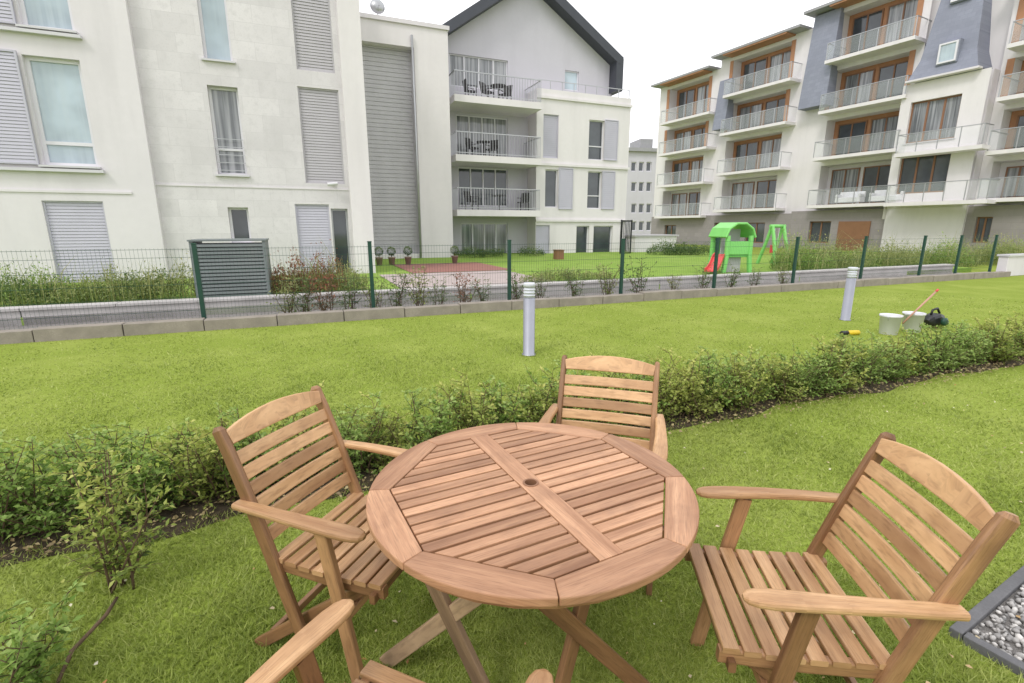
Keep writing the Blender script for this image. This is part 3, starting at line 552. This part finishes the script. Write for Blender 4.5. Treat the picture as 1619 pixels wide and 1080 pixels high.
# ------------------------------------------------------------ garden furniture
def make_chair(label,loc,phi):
    t=thing('garden_armchair',label,'chair',loc,R(phi-90),'wooden armchairs around the table')
    by=lambda z:-.0-.335*(z-.43)
    m=MB()
    for i in range(8): y=.015+.0545*i; dz=-.010*math.sin(PI*i/7); m.sweep([(-.225,y,.432+dz),(0,y,.430+dz),(.225,y,.432+dz)],.044,.017,(0,1,0),.004)
    m.build('seat',M['chw'],t)
    for sx in (-1,1):
        m=MB(); m.sweep([(sx*.208,-.03,.41),(sx*.208,.2,.402),(sx*.208,.425,.408)],.026,.042,(1,0,0),.005); m.build('seat_rail',M['chd'],t)
        m=MB(); m.sweep([(sx*.227,.10,.13),(sx*.227,by(.43)+.0,.43),(sx*.227,by(.62)-.002,.62),(sx*.227,by(.8)-.010,.80),(sx*.227,by(.875)-.016,.872),(sx*.227,by(.88)-.018,.884)],[.026]*5+[.014],[.044,.048,.048,.046,.044,.028],(1,0,0),.008); m.build('back_post',M['chd'],t)
        ys=[-.10,-.05,.05,.16,.26,.33,.365,.385,.395]; ws=[.040,.044,.046,.052,.060,.062,.055,.040,.018]
        m=MB(); m.sweep([(sx*(.252+.008*math.sin(PI*(y+.1)/.5)),y,.622+.012*math.cos(4*y)) for y in ys],ws,[.022]*6+[.021,.019,.012],(1,0,0),.008); m.build('armrest',M['chw'],t,)
        m=MB(); m.sweep([(sx*.252,.235,.612),(sx*.252,.27,.43),(sx*.252,.345,.0)],.024,.046,(1,0,0),.005); m.build('front_leg',M['chd'],t)
        m=MB(); m.sweep([(sx*.180,.36,.40),(sx*.180,.1,.205),(sx*.180,-.17,.0)],.024,.044,(1,0,0),.005); m.build('rear_leg',M['chd'],t)
    for a in ([(-.24,.395,.395),(.24,.395,.395)],[(-.17,-.11,.055),(.17,-.11,.055)],[(-.24,.29,.30),(.24,.29,.30)]): m=MB(); m.sweep(a,.02,.032,(0,1,0),.004); m.build('stretcher',M['chd'],t)
    m=MB(); nx=9
    def row(z,h,arch=0,th=.014):
        P=[];Hh=[]
        for k in range(nx):
            x=-.216+.432*k/(nx-1); c=1-(x/.216)**2; hh=h+arch*c; P.append((x,by(z+(hh-h)/2)-.002-.009*c,z+(hh-h)/2)); Hh.append(hh)
        m.sweep(P,[th]*nx,Hh,(0,1,.335),.004)
    for i in range(6): row(.506+.0535*i,.0465)
    m.build('back_slats',M['chw'],t); m=MB(); row(.845,.050,.028,.018); m.build('top_rail',M['chw'],t)
    return t
ch=make_chair('wooden slatted armchair left of the round table, facing right',(-.727,1.67,0),-19.3)
dup(ch,(1.000,1.258,0),R(172.5-90),'wooden slatted armchair at the right of the table, turned left, seat fully seen')
dup(ch,(.44,2.22,0),R(-106.4-90),'wooden slatted armchair on the far side of the table, facing the camera')
dup(ch,(-.318,.582,0),R(67-90),'nearest wooden armchair, cut off by the bottom edge, mostly its left arm seen')
T=thing('round_table','round slatted wooden folding table with a parasol hole in the middle','table',(.06,1.445,0),R(27.5))
a=.412; RO=.508; z0,z1=.697,.722
for k in range(8):
    a0,a1=R(22.5+45*k),R(67.5+45*k); ri=a/math.cos(R(22.5)); e=.0012/RO
    pl=[(ri*math.cos(a1),ri*math.sin(a1)),(ri*math.cos(a0),ri*math.sin(a0))]+[(RO*math.cos(x),RO*math.sin(x)) for x in [a0+e+(a1-a0-2*e)*j/10 for j in range(11)]]
    am=(a0+a1)/2; m=MB(); m.prism(pl,z0,z1,(-math.sin(am),math.cos(am)),tone=random.uniform(.3,.9)); m.build('rim_segment',M['tabw'],T,bevel=.004)
m=MB(); n=18; pit=2*(a-.004)/n
for i in range(n):
    y0=-a+.006+pit*i; y1=y0+pit-.0095
    lim=lambda y:min(a-.004,a*math.sqrt(2)-abs(y)-.006)
    for sx in (1,-1):
        pl=[(.038,y0),(lim(y0),y0)]; yk=(a*math.sqrt(2)-.006-(a-.004))*(1 if y0>0 else -1)
        if y0<yk<y1: pl.append((a-.004,yk))
        pl+=[(lim(y1),y1),(.038,y1)]
        if sx<0: pl=[(-x,y) for x,y in pl][::-1]
        m.prism(pl,z0+.005,z1-.002,(1,0),tone=random.uniform(.1,1))
m.build('slats',M['tabw'],T,bevel=.0022)
m=MB(); hr=.021; pw=.036
half=[(0,a-.002),(-pw,a-.002),(-pw,-a+.002),(0,-a+.002)]+[(-hr*math.sin(PI*j/12),-hr*math.cos(PI*j/12)) for j in range(13)]
m.prism(half,z0+.004,z1-.0005,(0,1),.75); m.prism([(-x,y) for x,y in half][::-1],z0+.004,z1-.0005,(0,1),.75); m.build('centre_board',M['tabw'],T)
m=MB()
for k in range(28):
    A0,A1=2*PI*k/28,2*PI*(k+1)/28
    for (ra,za),(rb,zb_) in (((.0195,z1-.03),(.0195,z1+.0015)),((.0195,z1+.0015),(.026,z1+.0012)),((.026,z1+.0012),(.026,z1-.001))):
        m.poly([(ra*math.cos(A0),ra*math.sin(A0),za),(ra*math.cos(A1),ra*math.sin(A1),za),(rb*math.cos(A1),rb*math.sin(A1),zb_),(rb*math.cos(A0),rb*math.sin(A0),zb_)])
m.build('parasol_hole_ring',M['brn'],T)
m=MB(); m.lathe([(.019,z0+.0),(.019,z0+.006)],n=20); m.build('hole_disc',M['blk'],T)  # black disc across the bottom of the parasol hole
for x in (-.22,.22): m=MB(); m.sweep([(x,-.36,z0-.014),(x,.36,z0-.014)],.04,.026,(1,0,0),.003); m.build('batten',M['chd'],T)
m=MB(); 
for k in range(32):
    a0,a1=2*PI*k/32,2*PI*(k+1)/32; pl=[(.47*math.cos(a0),.47*math.sin(a0)),(.49*math.cos(a0),.49*math.sin(a0)),(.49*math.cos(a1),.49*math.sin(a1)),(.47*math.cos(a1),.47*math.sin(a1))]; m.prism(pl,z0-.02,z0-.001,(1,0),.5)
m.build('apron',M['chd'],T)
Ti=Matrix.Rotation(-R(27.5),3,'Z'); tl=lambda x,y,z:tuple(Ti@Vector((x-.06,y-1.445,z)))
for f,q_,o_,mt in (((-.46,1.46),(.07,1.15),-.013,'chl'),((-.03,1.21),(-.38,1.40),.013,'chl'),((.45,1.37),(-.06,1.15),-.013,'chd'),((.10,1.20),(.27,1.34),.013,'chd')):
    A=Vector((*f,0)); B_=Vector((*q_,.685)); d=(B_-A); sd=d.cross(Vector((0,0,1))).normalized(); m=MB()
    A+=sd*o_; B_+=sd*o_; m.sweep([tl(*A),tl(*((A+B_)/2)),tl(*B_)],.024,.052,Ti@sd,.004); m.build('leg',M[mt],T)
# ------------------------------------------------------------ vegetation
def leafarr(P,Dr,Ls,wr=.5):
    n=len(P); Dr=Dr/np.linalg.norm(Dr,axis=1,keepdims=True); rnd=rng.normal(size=(n,3))*.5+np.array([0,0,1.0]); sd=np.cross(Dr,rnd); sd/=np.linalg.norm(sd,axis=1,keepdims=True)+1e-9
    nn=np.cross(sd,Dr); Ls=Ls[:,None]; tip=P+Dr*Ls-nn*Ls*.12; mid=P+Dr*Ls*.48; a=mid+sd*Ls*wr*.5+nn*Ls*.08; b=mid-sd*Ls*wr*.5+nn*Ls*.08
    V=np.stack([P,a,tip,b],1).reshape(-1,3); i=np.arange(n)[:,None]*4; Fc=np.concatenate([i+np.array([[0,1,2]]),i+np.array([[0,2,3]])],0); return V,Fc
def shrub(name,label,cat,loc,h,r,nst,ntw,nlf,ls,mat,seed,group=None,wr=.5,spread=.25,up=.35,lo=.12,skirt=0):
    global rng; rng=np.random.default_rng(seed); rd=random.Random(seed); t=thing(name,label,cat,loc,rd.random()*6,group); st=MB(); P=[];D=[];S_=[];To=[]
    for i in range(nst+skirt):
        sk=i>=nst
        a=rd.random()*2*PI; R_=r*(math.sqrt(rd.random()) if not sk else rd.uniform(.8,1.05)); b=Vector((rd.uniform(-1,1)*r*spread,rd.uniform(-1,1)*r*spread,0)); hh=h*rd.uniform(.68,1.03)*(1-.15*(R_/r)**2)*(rd.uniform(.30,.6) if sk else 1); e=Vector((R_*math.cos(a),R_*math.sin(a),hh)); md=(b+e)/2+Vector((rd.uniform(-1,1)*.05,rd.uniform(-1,1)*.05,-.0))*h*2
        cv=[b*(1-k)**2+md*2*k*(1-k)+e*k*k for k in [j/6 for j in range(7)]]; st.tube(cv,[.005*h*2*(1-.75*j/6) for j in range(7)],5)
        for j in range(ntw):
            k=lo+(1-lo)*(j+rd.random())/ntw; p=b*(1-k)**2+md*2*k*(1-k)+e*k*k; aa=rd.random()*2*PI; l=h*rd.uniform(.12,.28)*(1.15-.5*k); q=p+Vector((math.cos(aa)*l,math.sin(aa)*l,l*rd.uniform(-.15,.8))); q.z=max(q.z,.03)
            st.tube([p,q],[.0022,.001],3)
            for m_ in range(nlf):
                f=(m_+.6)/nlf; x=p.lerp(q,f); d=(q-p).normalized()*.5+Vector((rd.gauss(0,1),rd.gauss(0,1),rd.gauss(up,.7)))*.6
                P.append(x);D.append(d);S_.append(ls*rd.uniform(.6,1.15)); To.append(min(1,max(0,.22+.52*(max(0,x.z)/h)**1.1+rd.gauss(0,.18)+(.12 if f>.8 else 0))))  # tone rises with height: lit tops and darker inside painted into the leaves
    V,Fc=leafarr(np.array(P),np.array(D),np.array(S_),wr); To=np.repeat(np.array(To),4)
    npmesh('foliage',V,Fc,To,mat,t); st.build('stems',M['bark'],t); return t
ORD=['first','second','third','fourth','fifth','sixth','seventh','eighth','ninth','tenth','eleventh','twelfth','thirteenth','fourteenth','fifteenth','sixteenth','seventeenth','eighteenth','nineteenth','twentieth','twenty-first','twenty-second','twenty-third','twenty-fourth','twenty-fifth','twenty-sixth','twenty-seventh','twenty-eighth','twenty-ninth','thirtieth','thirty-first','thirty-second','thirty-third','thirty-fourth','thirty-fifth','thirty-sixth','thirty-seventh','thirty-eighth','thirty-ninth','fortieth','forty-first','forty-second','forty-third','forty-fourth']
rd=random.Random(3)
protos=[]; s_=-5.15; places=[]
while s_<4.9:
    places.append((s_,-5.50+rd.uniform(-.06,.06))); s_+=rd.uniform(.22,.30) if s_<1.0 else rd.uniform(.26,.36)
for i,(s_,t_) in enumerate(places):
    p=L.w(s_,t_,.01); lab=f'leafy green hedge shrub, {ORD[min(i,43)]} from the left in the row behind the table'
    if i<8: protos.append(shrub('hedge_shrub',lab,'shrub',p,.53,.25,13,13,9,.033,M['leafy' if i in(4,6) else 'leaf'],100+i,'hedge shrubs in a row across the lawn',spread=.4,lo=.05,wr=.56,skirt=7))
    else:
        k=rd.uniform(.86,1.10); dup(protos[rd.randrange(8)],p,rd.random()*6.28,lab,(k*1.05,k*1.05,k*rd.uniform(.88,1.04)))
p=G(200,925); shrub('garden_shrub','loose leafy shrub standing in front of the hedge at the far left','shrub',p,.62,.20,9,12,10,.036,M['leafy'],201,wr=.45)
p=G(5,1115); shrub('garden_shrub','low leafy shrub cropped by the bottom left corner','shrub',p,.34,.22,9,12,9,.036,M['leaf'],202,wr=.45)
rd=random.Random(9); k=0; cl_=[]
for u in (455,478,515,548,590,625,660,690,730,760,812,850,905,955,1005,1060,1105,1150,1185,1230):
    s_,_=L.at(.75,u,450); h=rd.uniform(.5,.85); lab=f'scrawny climbing plant at the fence foot, {ORD[k]} from the left'; p=L.w(s_,.62,.01)
    if k<5: cl_.append(shrub('climbing_plant',lab,'plant',p,.78,.3,8,10,5,.05,M[('weed','leafd','leafo','leafd','weed')[k]],300+k,'climbing plants along the fence'))
    else: dup(cl_[rd.choice((0,1,2,3,4,0,4,3))],p,rd.random()*6,lab,(h/.7,h/.7,h/.7))
    k+=1
def mound(name,label,cat,loc,h,r,n,mat,seed,group=None,blades=.05,mat2=None,ls=(.03,.065)):
    global rng; g_=np.random.default_rng(seed); rng=g_; t=thing(name,label,cat,loc,0,group)
    ph=g_.random(6)*6; 
    def hl(x,y): return h*(.62+.22*np.sin(x*5/r*.6+ph[0])*np.sin(y*4/r*.6+ph[1])+.18*np.sin(x*11/r*.6+ph[2]+y*7))
    a=g_.random(n)*2*PI; rho=r*np.sqrt(g_.random(n)); x,y=rho*np.cos(a),rho*np.sin(a); H_=hl(x,y)*(1-.5*(rho/r)**2); z=H_*g_.random(n)**.6+g_.exponential(.08,n)*h
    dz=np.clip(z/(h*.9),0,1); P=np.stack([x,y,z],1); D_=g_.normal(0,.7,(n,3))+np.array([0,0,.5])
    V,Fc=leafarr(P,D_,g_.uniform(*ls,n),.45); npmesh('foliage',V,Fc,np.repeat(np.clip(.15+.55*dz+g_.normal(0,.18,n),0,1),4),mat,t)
    nb=max(6,int(n*blades))
    a=g_.random(nb)*2*PI; rho=r*np.sqrt(g_.random(nb)); b=np.stack([rho*np.cos(a),rho*np.sin(a),np.zeros(nb)],1); hh=hl(b[:,0],b[:,1])*g_.uniform(.7,1.5,nb); ln=g_.normal(0,.28,(nb,2))*hh[:,None]
    mid=b.copy(); mid[:,:2]+=ln*.35; mid[:,2]=hh*.6; tip=b.copy(); tip[:,:2]+=ln; tip[:,2]=hh; an=g_.random(nb)*PI; sd=np.stack([np.cos(an),np.sin(an),np.zeros(nb)],1)*.006
    V=np.stack([b-sd,b+sd,mid+sd,tip,mid-sd],1).reshape(-1,3); i=np.arange(nb)[:,None]*5; Fc=np.concatenate([i+np.array([[0,1,2]]),i+np.array([[0,2,4]]),i+np.array([[4,2,3]])],0)
    npmesh('stems',V,Fc,np.repeat(np.clip(g_.normal(.65,.25,nb),0,1),5),mat2 or M['weed'],t); return t
mt=['leafd','leaf','weed','leafy','weed','leafd','weed']
for i,(u,h,tt_) in enumerate([(12,.80,2.9),(52,.85,3.3),(98,.5,2.8),(140,.48,3.4),(185,.72,2.9),(232,.68,3.4),(278,.78,2.9)]):
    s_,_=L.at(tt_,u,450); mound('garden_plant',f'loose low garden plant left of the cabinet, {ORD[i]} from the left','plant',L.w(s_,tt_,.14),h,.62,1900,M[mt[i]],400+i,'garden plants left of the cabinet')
for i,(u,h) in enumerate(((438,.70),(470,.85),(508,.95),(542,.65))):
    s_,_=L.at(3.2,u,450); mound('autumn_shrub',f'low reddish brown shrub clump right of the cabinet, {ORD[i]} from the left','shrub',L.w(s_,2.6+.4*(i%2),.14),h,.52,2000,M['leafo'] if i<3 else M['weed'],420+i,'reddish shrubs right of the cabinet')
for i,(u,h) in enumerate(((845,.35),(875,.5),(905,.4),(940,.3))):
    s_,_=L.at(3.0,u,440); mound('meadow_plant',f'low dry grassy clump on the far lawn edge, {ORD[i]} from the left','plant',L.w(s_,2.8,.14),h,.45,800,M['weed'],440+i,'grassy clumps behind the low wall')
for i,(u,h) in enumerate(((1262,1.3),(1290,1.45),(1325,1.15),(1362,1.0),(1400,1.15),(1440,1.0),(1480,1.15),(1525,1.05),(1570,1.25),(1605,1.05))):
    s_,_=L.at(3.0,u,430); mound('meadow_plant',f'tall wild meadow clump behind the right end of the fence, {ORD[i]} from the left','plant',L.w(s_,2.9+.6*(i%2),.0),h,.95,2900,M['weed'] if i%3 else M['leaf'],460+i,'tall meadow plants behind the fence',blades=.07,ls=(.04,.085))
for i,(u,v) in enumerate(((1050,404),(1075,404),(1100,404))):
    p=G(u,v,.1); mound('low_hedge',f'clipped dark low hedge bush by the white shelter, {ORD[i]} from the left','shrub',p,.8,.9,1600,M['leafd'],480+i,'low bushes by the shelter',blades=.01,ls=(.06,.1))
for i,(u,v,l) in enumerate(((600,418,'leftmost round topiary in a pot on the terrace edge'),(620,422,'round topiary in a pot just right of the leftmost one'),(645,406,'round topiary in a pot by the drainpipe'),(719,408,'round topiary in a pot nearest the balcony stack'))):
    s_,_=L.at(10.5,u,v); p=L.w(s_,10.5,.16); t=thing('potted_topiary',l,'potted plant',p,i,'potted topiary balls'); t.scale=(.72,.72,.72); m=MB(); m.lathe([(.13,0),(.18,.34),(.2,.34),(.2,.38),(.15,.38),(.05,.36)],n=16); m.build('pot',M['pot'],t); m=MB(); m.tube([(0,0,.36),(0,0,.55)],.02); m.build('trunk',M['bark'],t)
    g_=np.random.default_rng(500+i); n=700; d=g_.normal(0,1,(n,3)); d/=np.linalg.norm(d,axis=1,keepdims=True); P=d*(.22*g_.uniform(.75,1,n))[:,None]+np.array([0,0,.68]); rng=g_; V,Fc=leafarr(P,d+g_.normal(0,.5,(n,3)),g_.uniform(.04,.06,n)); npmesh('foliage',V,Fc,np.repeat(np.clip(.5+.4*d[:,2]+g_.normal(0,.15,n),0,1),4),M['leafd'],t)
for i,(u,v) in enumerate(((745,412),(775,410),(840,408))):
    s_,_=L.at(14,u,v); mound('low_hedge',f'low green bush at the foot of the gabled building, {ORD[i]} from the left','shrub',L.w(s_,14,.14),.55,.7,1000,M['leafd'],520+i,'bushes below the balconies',ls=(.05,.09),blades=.02)
p=G(883,410,.14); t=thing('planter_box','small brown wooden planter box on the far lawn by the gabled building','planter',p,L.a); m=MB(); m.box(-.18,.18,-.16,.16,0,.38); m.build('box',M['brn'],t,bevel=.01); m=MB(); m.box(-.2,.2,-.18,.18,.382,.42); m.build('rim',M['brn'],t)
# ------------------------------------------------------------ balcony furniture
def smallchair(fr,s_,t_,z,rz,label,mat,group):
    m=MB(); m.box(-.24,.24,-.22,.22,.40,.45); m.hexa([(-.24,.20,.45),(.24,.20,.45),(.24,.24,.45),(-.24,.24,.45),(-.24,.30,.92),(.24,.30,.92),(.24,.34,.92),(-.24,.34,.92)])
    for x in (-.23,.23):
        for y in (-.2,.2): m.box(x-.018,x+.018,y-.018,y+.018,0,.40)
        m.box(x-.025,x+.025,-.22,.26,.64,.67); m.box(x-.015,x+.015,-.22,-.19,.45,.64)
    o=m.build('balcony_chair',mat); o.location=fr.w(s_,t_,z); o.rotation_euler=(0,0,fr.a+rz); tag(o,label,'chair',group)
def smalltable(fr,s_,t_,z,label,mat):
    m=MB(); m.lathe([(.38,.70),(.38,.73)],n=20); m.tube([(0,0,.02),(0,0,.7)],.03); m.lathe([(.2,0),(.2,.03)],n=12); o=m.build('balcony_table',mat); o.location=fr.w(s_,t_,z); tag(o,label,'table')
for j,(z,us,nm) in enumerate(((zs[1],(748,778),'second floor'),(zs[2],(772,800,748),'top floor'),(zs[0],(745,828),'first floor'))):
    for i,u in enumerate(us):
        s_,_=L.at(tW,u,250); smallchair(L,s_,tW+.1*i,z,(.6,-.9,1.6)[i],f'dark chair on the {nm} balcony of the gabled building, '+('left one','right one','leftmost one')[i] if not(j==1 and i==0) else 'dark chair on the top floor balcony of the gabled building, middle one',M['dgr'],'balcony chairs of the gabled building')
    s_,_=L.at(tW,(us[0]+us[1])/2,250); smalltable(L,s_,tW-.2,z,f'small dark table on the {nm} balcony of the gabled building',M['dgr'])
def sofa(s_,z,w_,label):
    m=MB(); m.box(-w_/2,w_/2,-.35,.35,.1,.42); m.box(-w_/2,w_/2,.2,.38,.42,.78); m.box(-w_/2,-w_/2+.14,-.35,.2,.42,.62); m.box(w_/2-.14,w_/2,-.35,.2,.42,.62)
    o=m.build('balcony_sofa',M['wht'],bevel=.04); o.location=Q.w(s_,.45,z); o.rotation_euler=(0,0,Q.a+.03); tag(o,label,'sofa','white balcony sofas')
for u,w_,l in ((1345,1.5,'left white sofa on the first floor balcony of the right hand flats'),(1405,1.8,'right white sofa on the first floor balcony of the right hand flats')): sofa(Q.at(.4,u,300)[0],zfC[0],w_,l)
# ------------------------------------------------------------ gravel bed
Pc=G(1497,1004); GB=Fr(Pc.x,Pc.y,29)
sheet('gravel_bed',GB,.04,3,-3,-.04,.010,M['grit'])
t=thing('edging_strip','grey concrete edging strip around the pebble bed at lower right','edging',(Pc.x,Pc.y,0),GB.a)
m=MB(); 
for k in range(3): m.box(.005+k,1.0+k-.003,-.04,0,-.1,.035)
m.build('long_edging',M['edge'],t,bevel=.004); m=MB()
for k in range(3): m.box(0,.04,-1.042-k+.003,-.044-k,-.1,.035)
m.build('side_edging',M['edge'],t,bevel=.004)
bm=bmesh.new(); bmesh.ops.create_icosphere(bm,subdivisions=1,radius=1); iv=np.array([v.co[:] for v in bm.verts]); iff=np.array([[v.index for v in f.verts] for f in bm.faces]); bm.free()
n=5200; g_=np.random.default_rng(77); a=g_.uniform(.05,1.5,n); b=-g_.uniform(.05,1.3,n); sz=g_.uniform(.006,.014,n)
V=iv[None]*sz[:,None,None]*g_.uniform(.6,1.2,(n,1,3))*(1+.15*g_.normal(0,1,(n,12,1))); V[:,:,0]+=a[:,None]; V[:,:,1]+=b[:,None]; V[:,:,2]+=.014+g_.uniform(0,.014,n)[:,None]
Fc=(iff[None]+np.arange(n)[:,None,None]*12).reshape(-1,3); o=npmesh('pebbles',V.reshape(-1,3),Fc,np.repeat(np.clip(g_.normal(.5,.27,n),0,1),12),M['peb']); o.location=GB.o; o.rotation_euler=(0,0,GB.a); tag(o,'grey and white pebbles filling the bed at lower right','pebbles',kind='stuff')
# ------------------------------------------------------------ grass
g_=np.random.default_rng(11); n=540000
r_=np.exp(g_.uniform(math.log(.75),math.log(15),n)); an=g_.uniform(R(-54),R(54),n); X=r_*np.sin(an); Y=r_*np.cos(an)
tt_=(X-L.o.x)*L.n.x+(Y-L.o.y)*L.n.y; ss_=(X-L.o.x)*L.e.x+(Y-L.o.y)*L.e.y
gs=(X-GB.o.x)*GB.e.x+(Y-GB.o.y)*GB.e.y; gt=(X-GB.o.x)*GB.n.x+(Y-GB.o.y)*GB.n.y
edge=-5.66-.10*np.clip((-1-ss_)/2,0,1)+.05*np.sin(ss_*3.1)+.03*np.sin(ss_*7.7)+g_.normal(0,.035,n)
patch=np.sin(X*2.3+1)*np.sin(Y*3.1+.5)+.6*np.sin(X*6.1+Y*4.3)+.4*np.sin(X*13-Y*9)
far=np.clip((r_-4)/4,0,1); insoil=(tt_>edge)&(tt_<-5.26)
keep=(tt_<-.01)&~(insoil&(g_.random(n)>.2))&~((gs>-.01)&(gt<.01))&(g_.random(n)<np.clip(1.0+.16*patch,.4,1)*(1-.6*far))
X,Y,r_,pt=X[keep],Y[keep],r_[keep],patch[keep]; n=len(X)
tuf=1+.9*(g_.random(n)<.05)
h=g_.uniform(.010,.028,n)*(1+.22*pt)*tuf*(1-.25*far[keep]); wd=(.0010+.0007*r_)*g_.uniform(.7,1.3,n); aa=g_.uniform(0,PI,n); ln=g_.normal(0,.7,(n,2))*h[:,None]
V=np.zeros((n,3,3)); V[:,0,0]=X-wd*np.cos(aa); V[:,0,1]=Y-wd*np.sin(aa); V[:,1,0]=X+wd*np.cos(aa); V[:,1,1]=Y+wd*np.sin(aa); V[:,2,0]=X+ln[:,0]; V[:,2,1]=Y+ln[:,1]; V[:,2,2]=h
V[:,:,2]+=np.where(insoil[keep],.012,0)[:,None]
o=npmesh('grass',V.reshape(-1,3),np.arange(n*3).reshape(-1,3),np.repeat(np.clip(.5-.09*pt+g_.normal(0,.18,n)+.06*far[keep],0,1),3),M['blade']); tag(o,'short mown yellow green grass of the lawn','grass',kind='stuff')
n=420; X=g_.uniform(-2.2,4.5,n); Y=g_.uniform(1.0,4.6,n); k=Y<3.25+.40*X; X,Y=X[k],Y[k]; n=len(X); rng=g_
V,Fc=leafarr(np.stack([X,Y,np.full(n,.03)],1),np.concatenate([g_.normal(0,1,(n,2)),g_.normal(0,.15,(n,1))],1),g_.uniform(.010,.026,n),.7); tag(npmesh('fallen_leaves',V,Fc,np.repeat(g_.random(n)**.6,4),M['fall']),'tiny dry leaves scattered over the near grass','leaves',kind='stuff')
n=4200; s_=g_.uniform(-5.4,5.2,n); t_=g_.uniform(-5.80,-5.25,n); P=np.stack([L.o.x+L.e.x*s_+L.n.x*t_,L.o.y+L.e.y*s_+L.n.y*t_,g_.uniform(.025,.05,n)],1)
V,Fc=leafarr(P,np.concatenate([g_.normal(0,1,(n,2)),g_.normal(0,.2,(n,1))],1),g_.uniform(.015,.035,n),.6); tag(npmesh('leaf_litter',V,Fc,np.repeat(g_.random(n),4),M['litter']),'brown leaf litter on the soil under the hedge','leaf litter',kind='stuff')
a=G(185,945,.02); b_=G(92,1078,.02); m=MB(); m.tube([a,a.lerp(b_,.3)+Vector((.02,.0,.02)),a.lerp(b_,.7)+Vector((-.02,0,.01)),b_],[.006,.008,.008,.006],6); tag(m.build('fallen_branch',M['bark']),'thin brown stick lying on the grass in the lower left','stick')
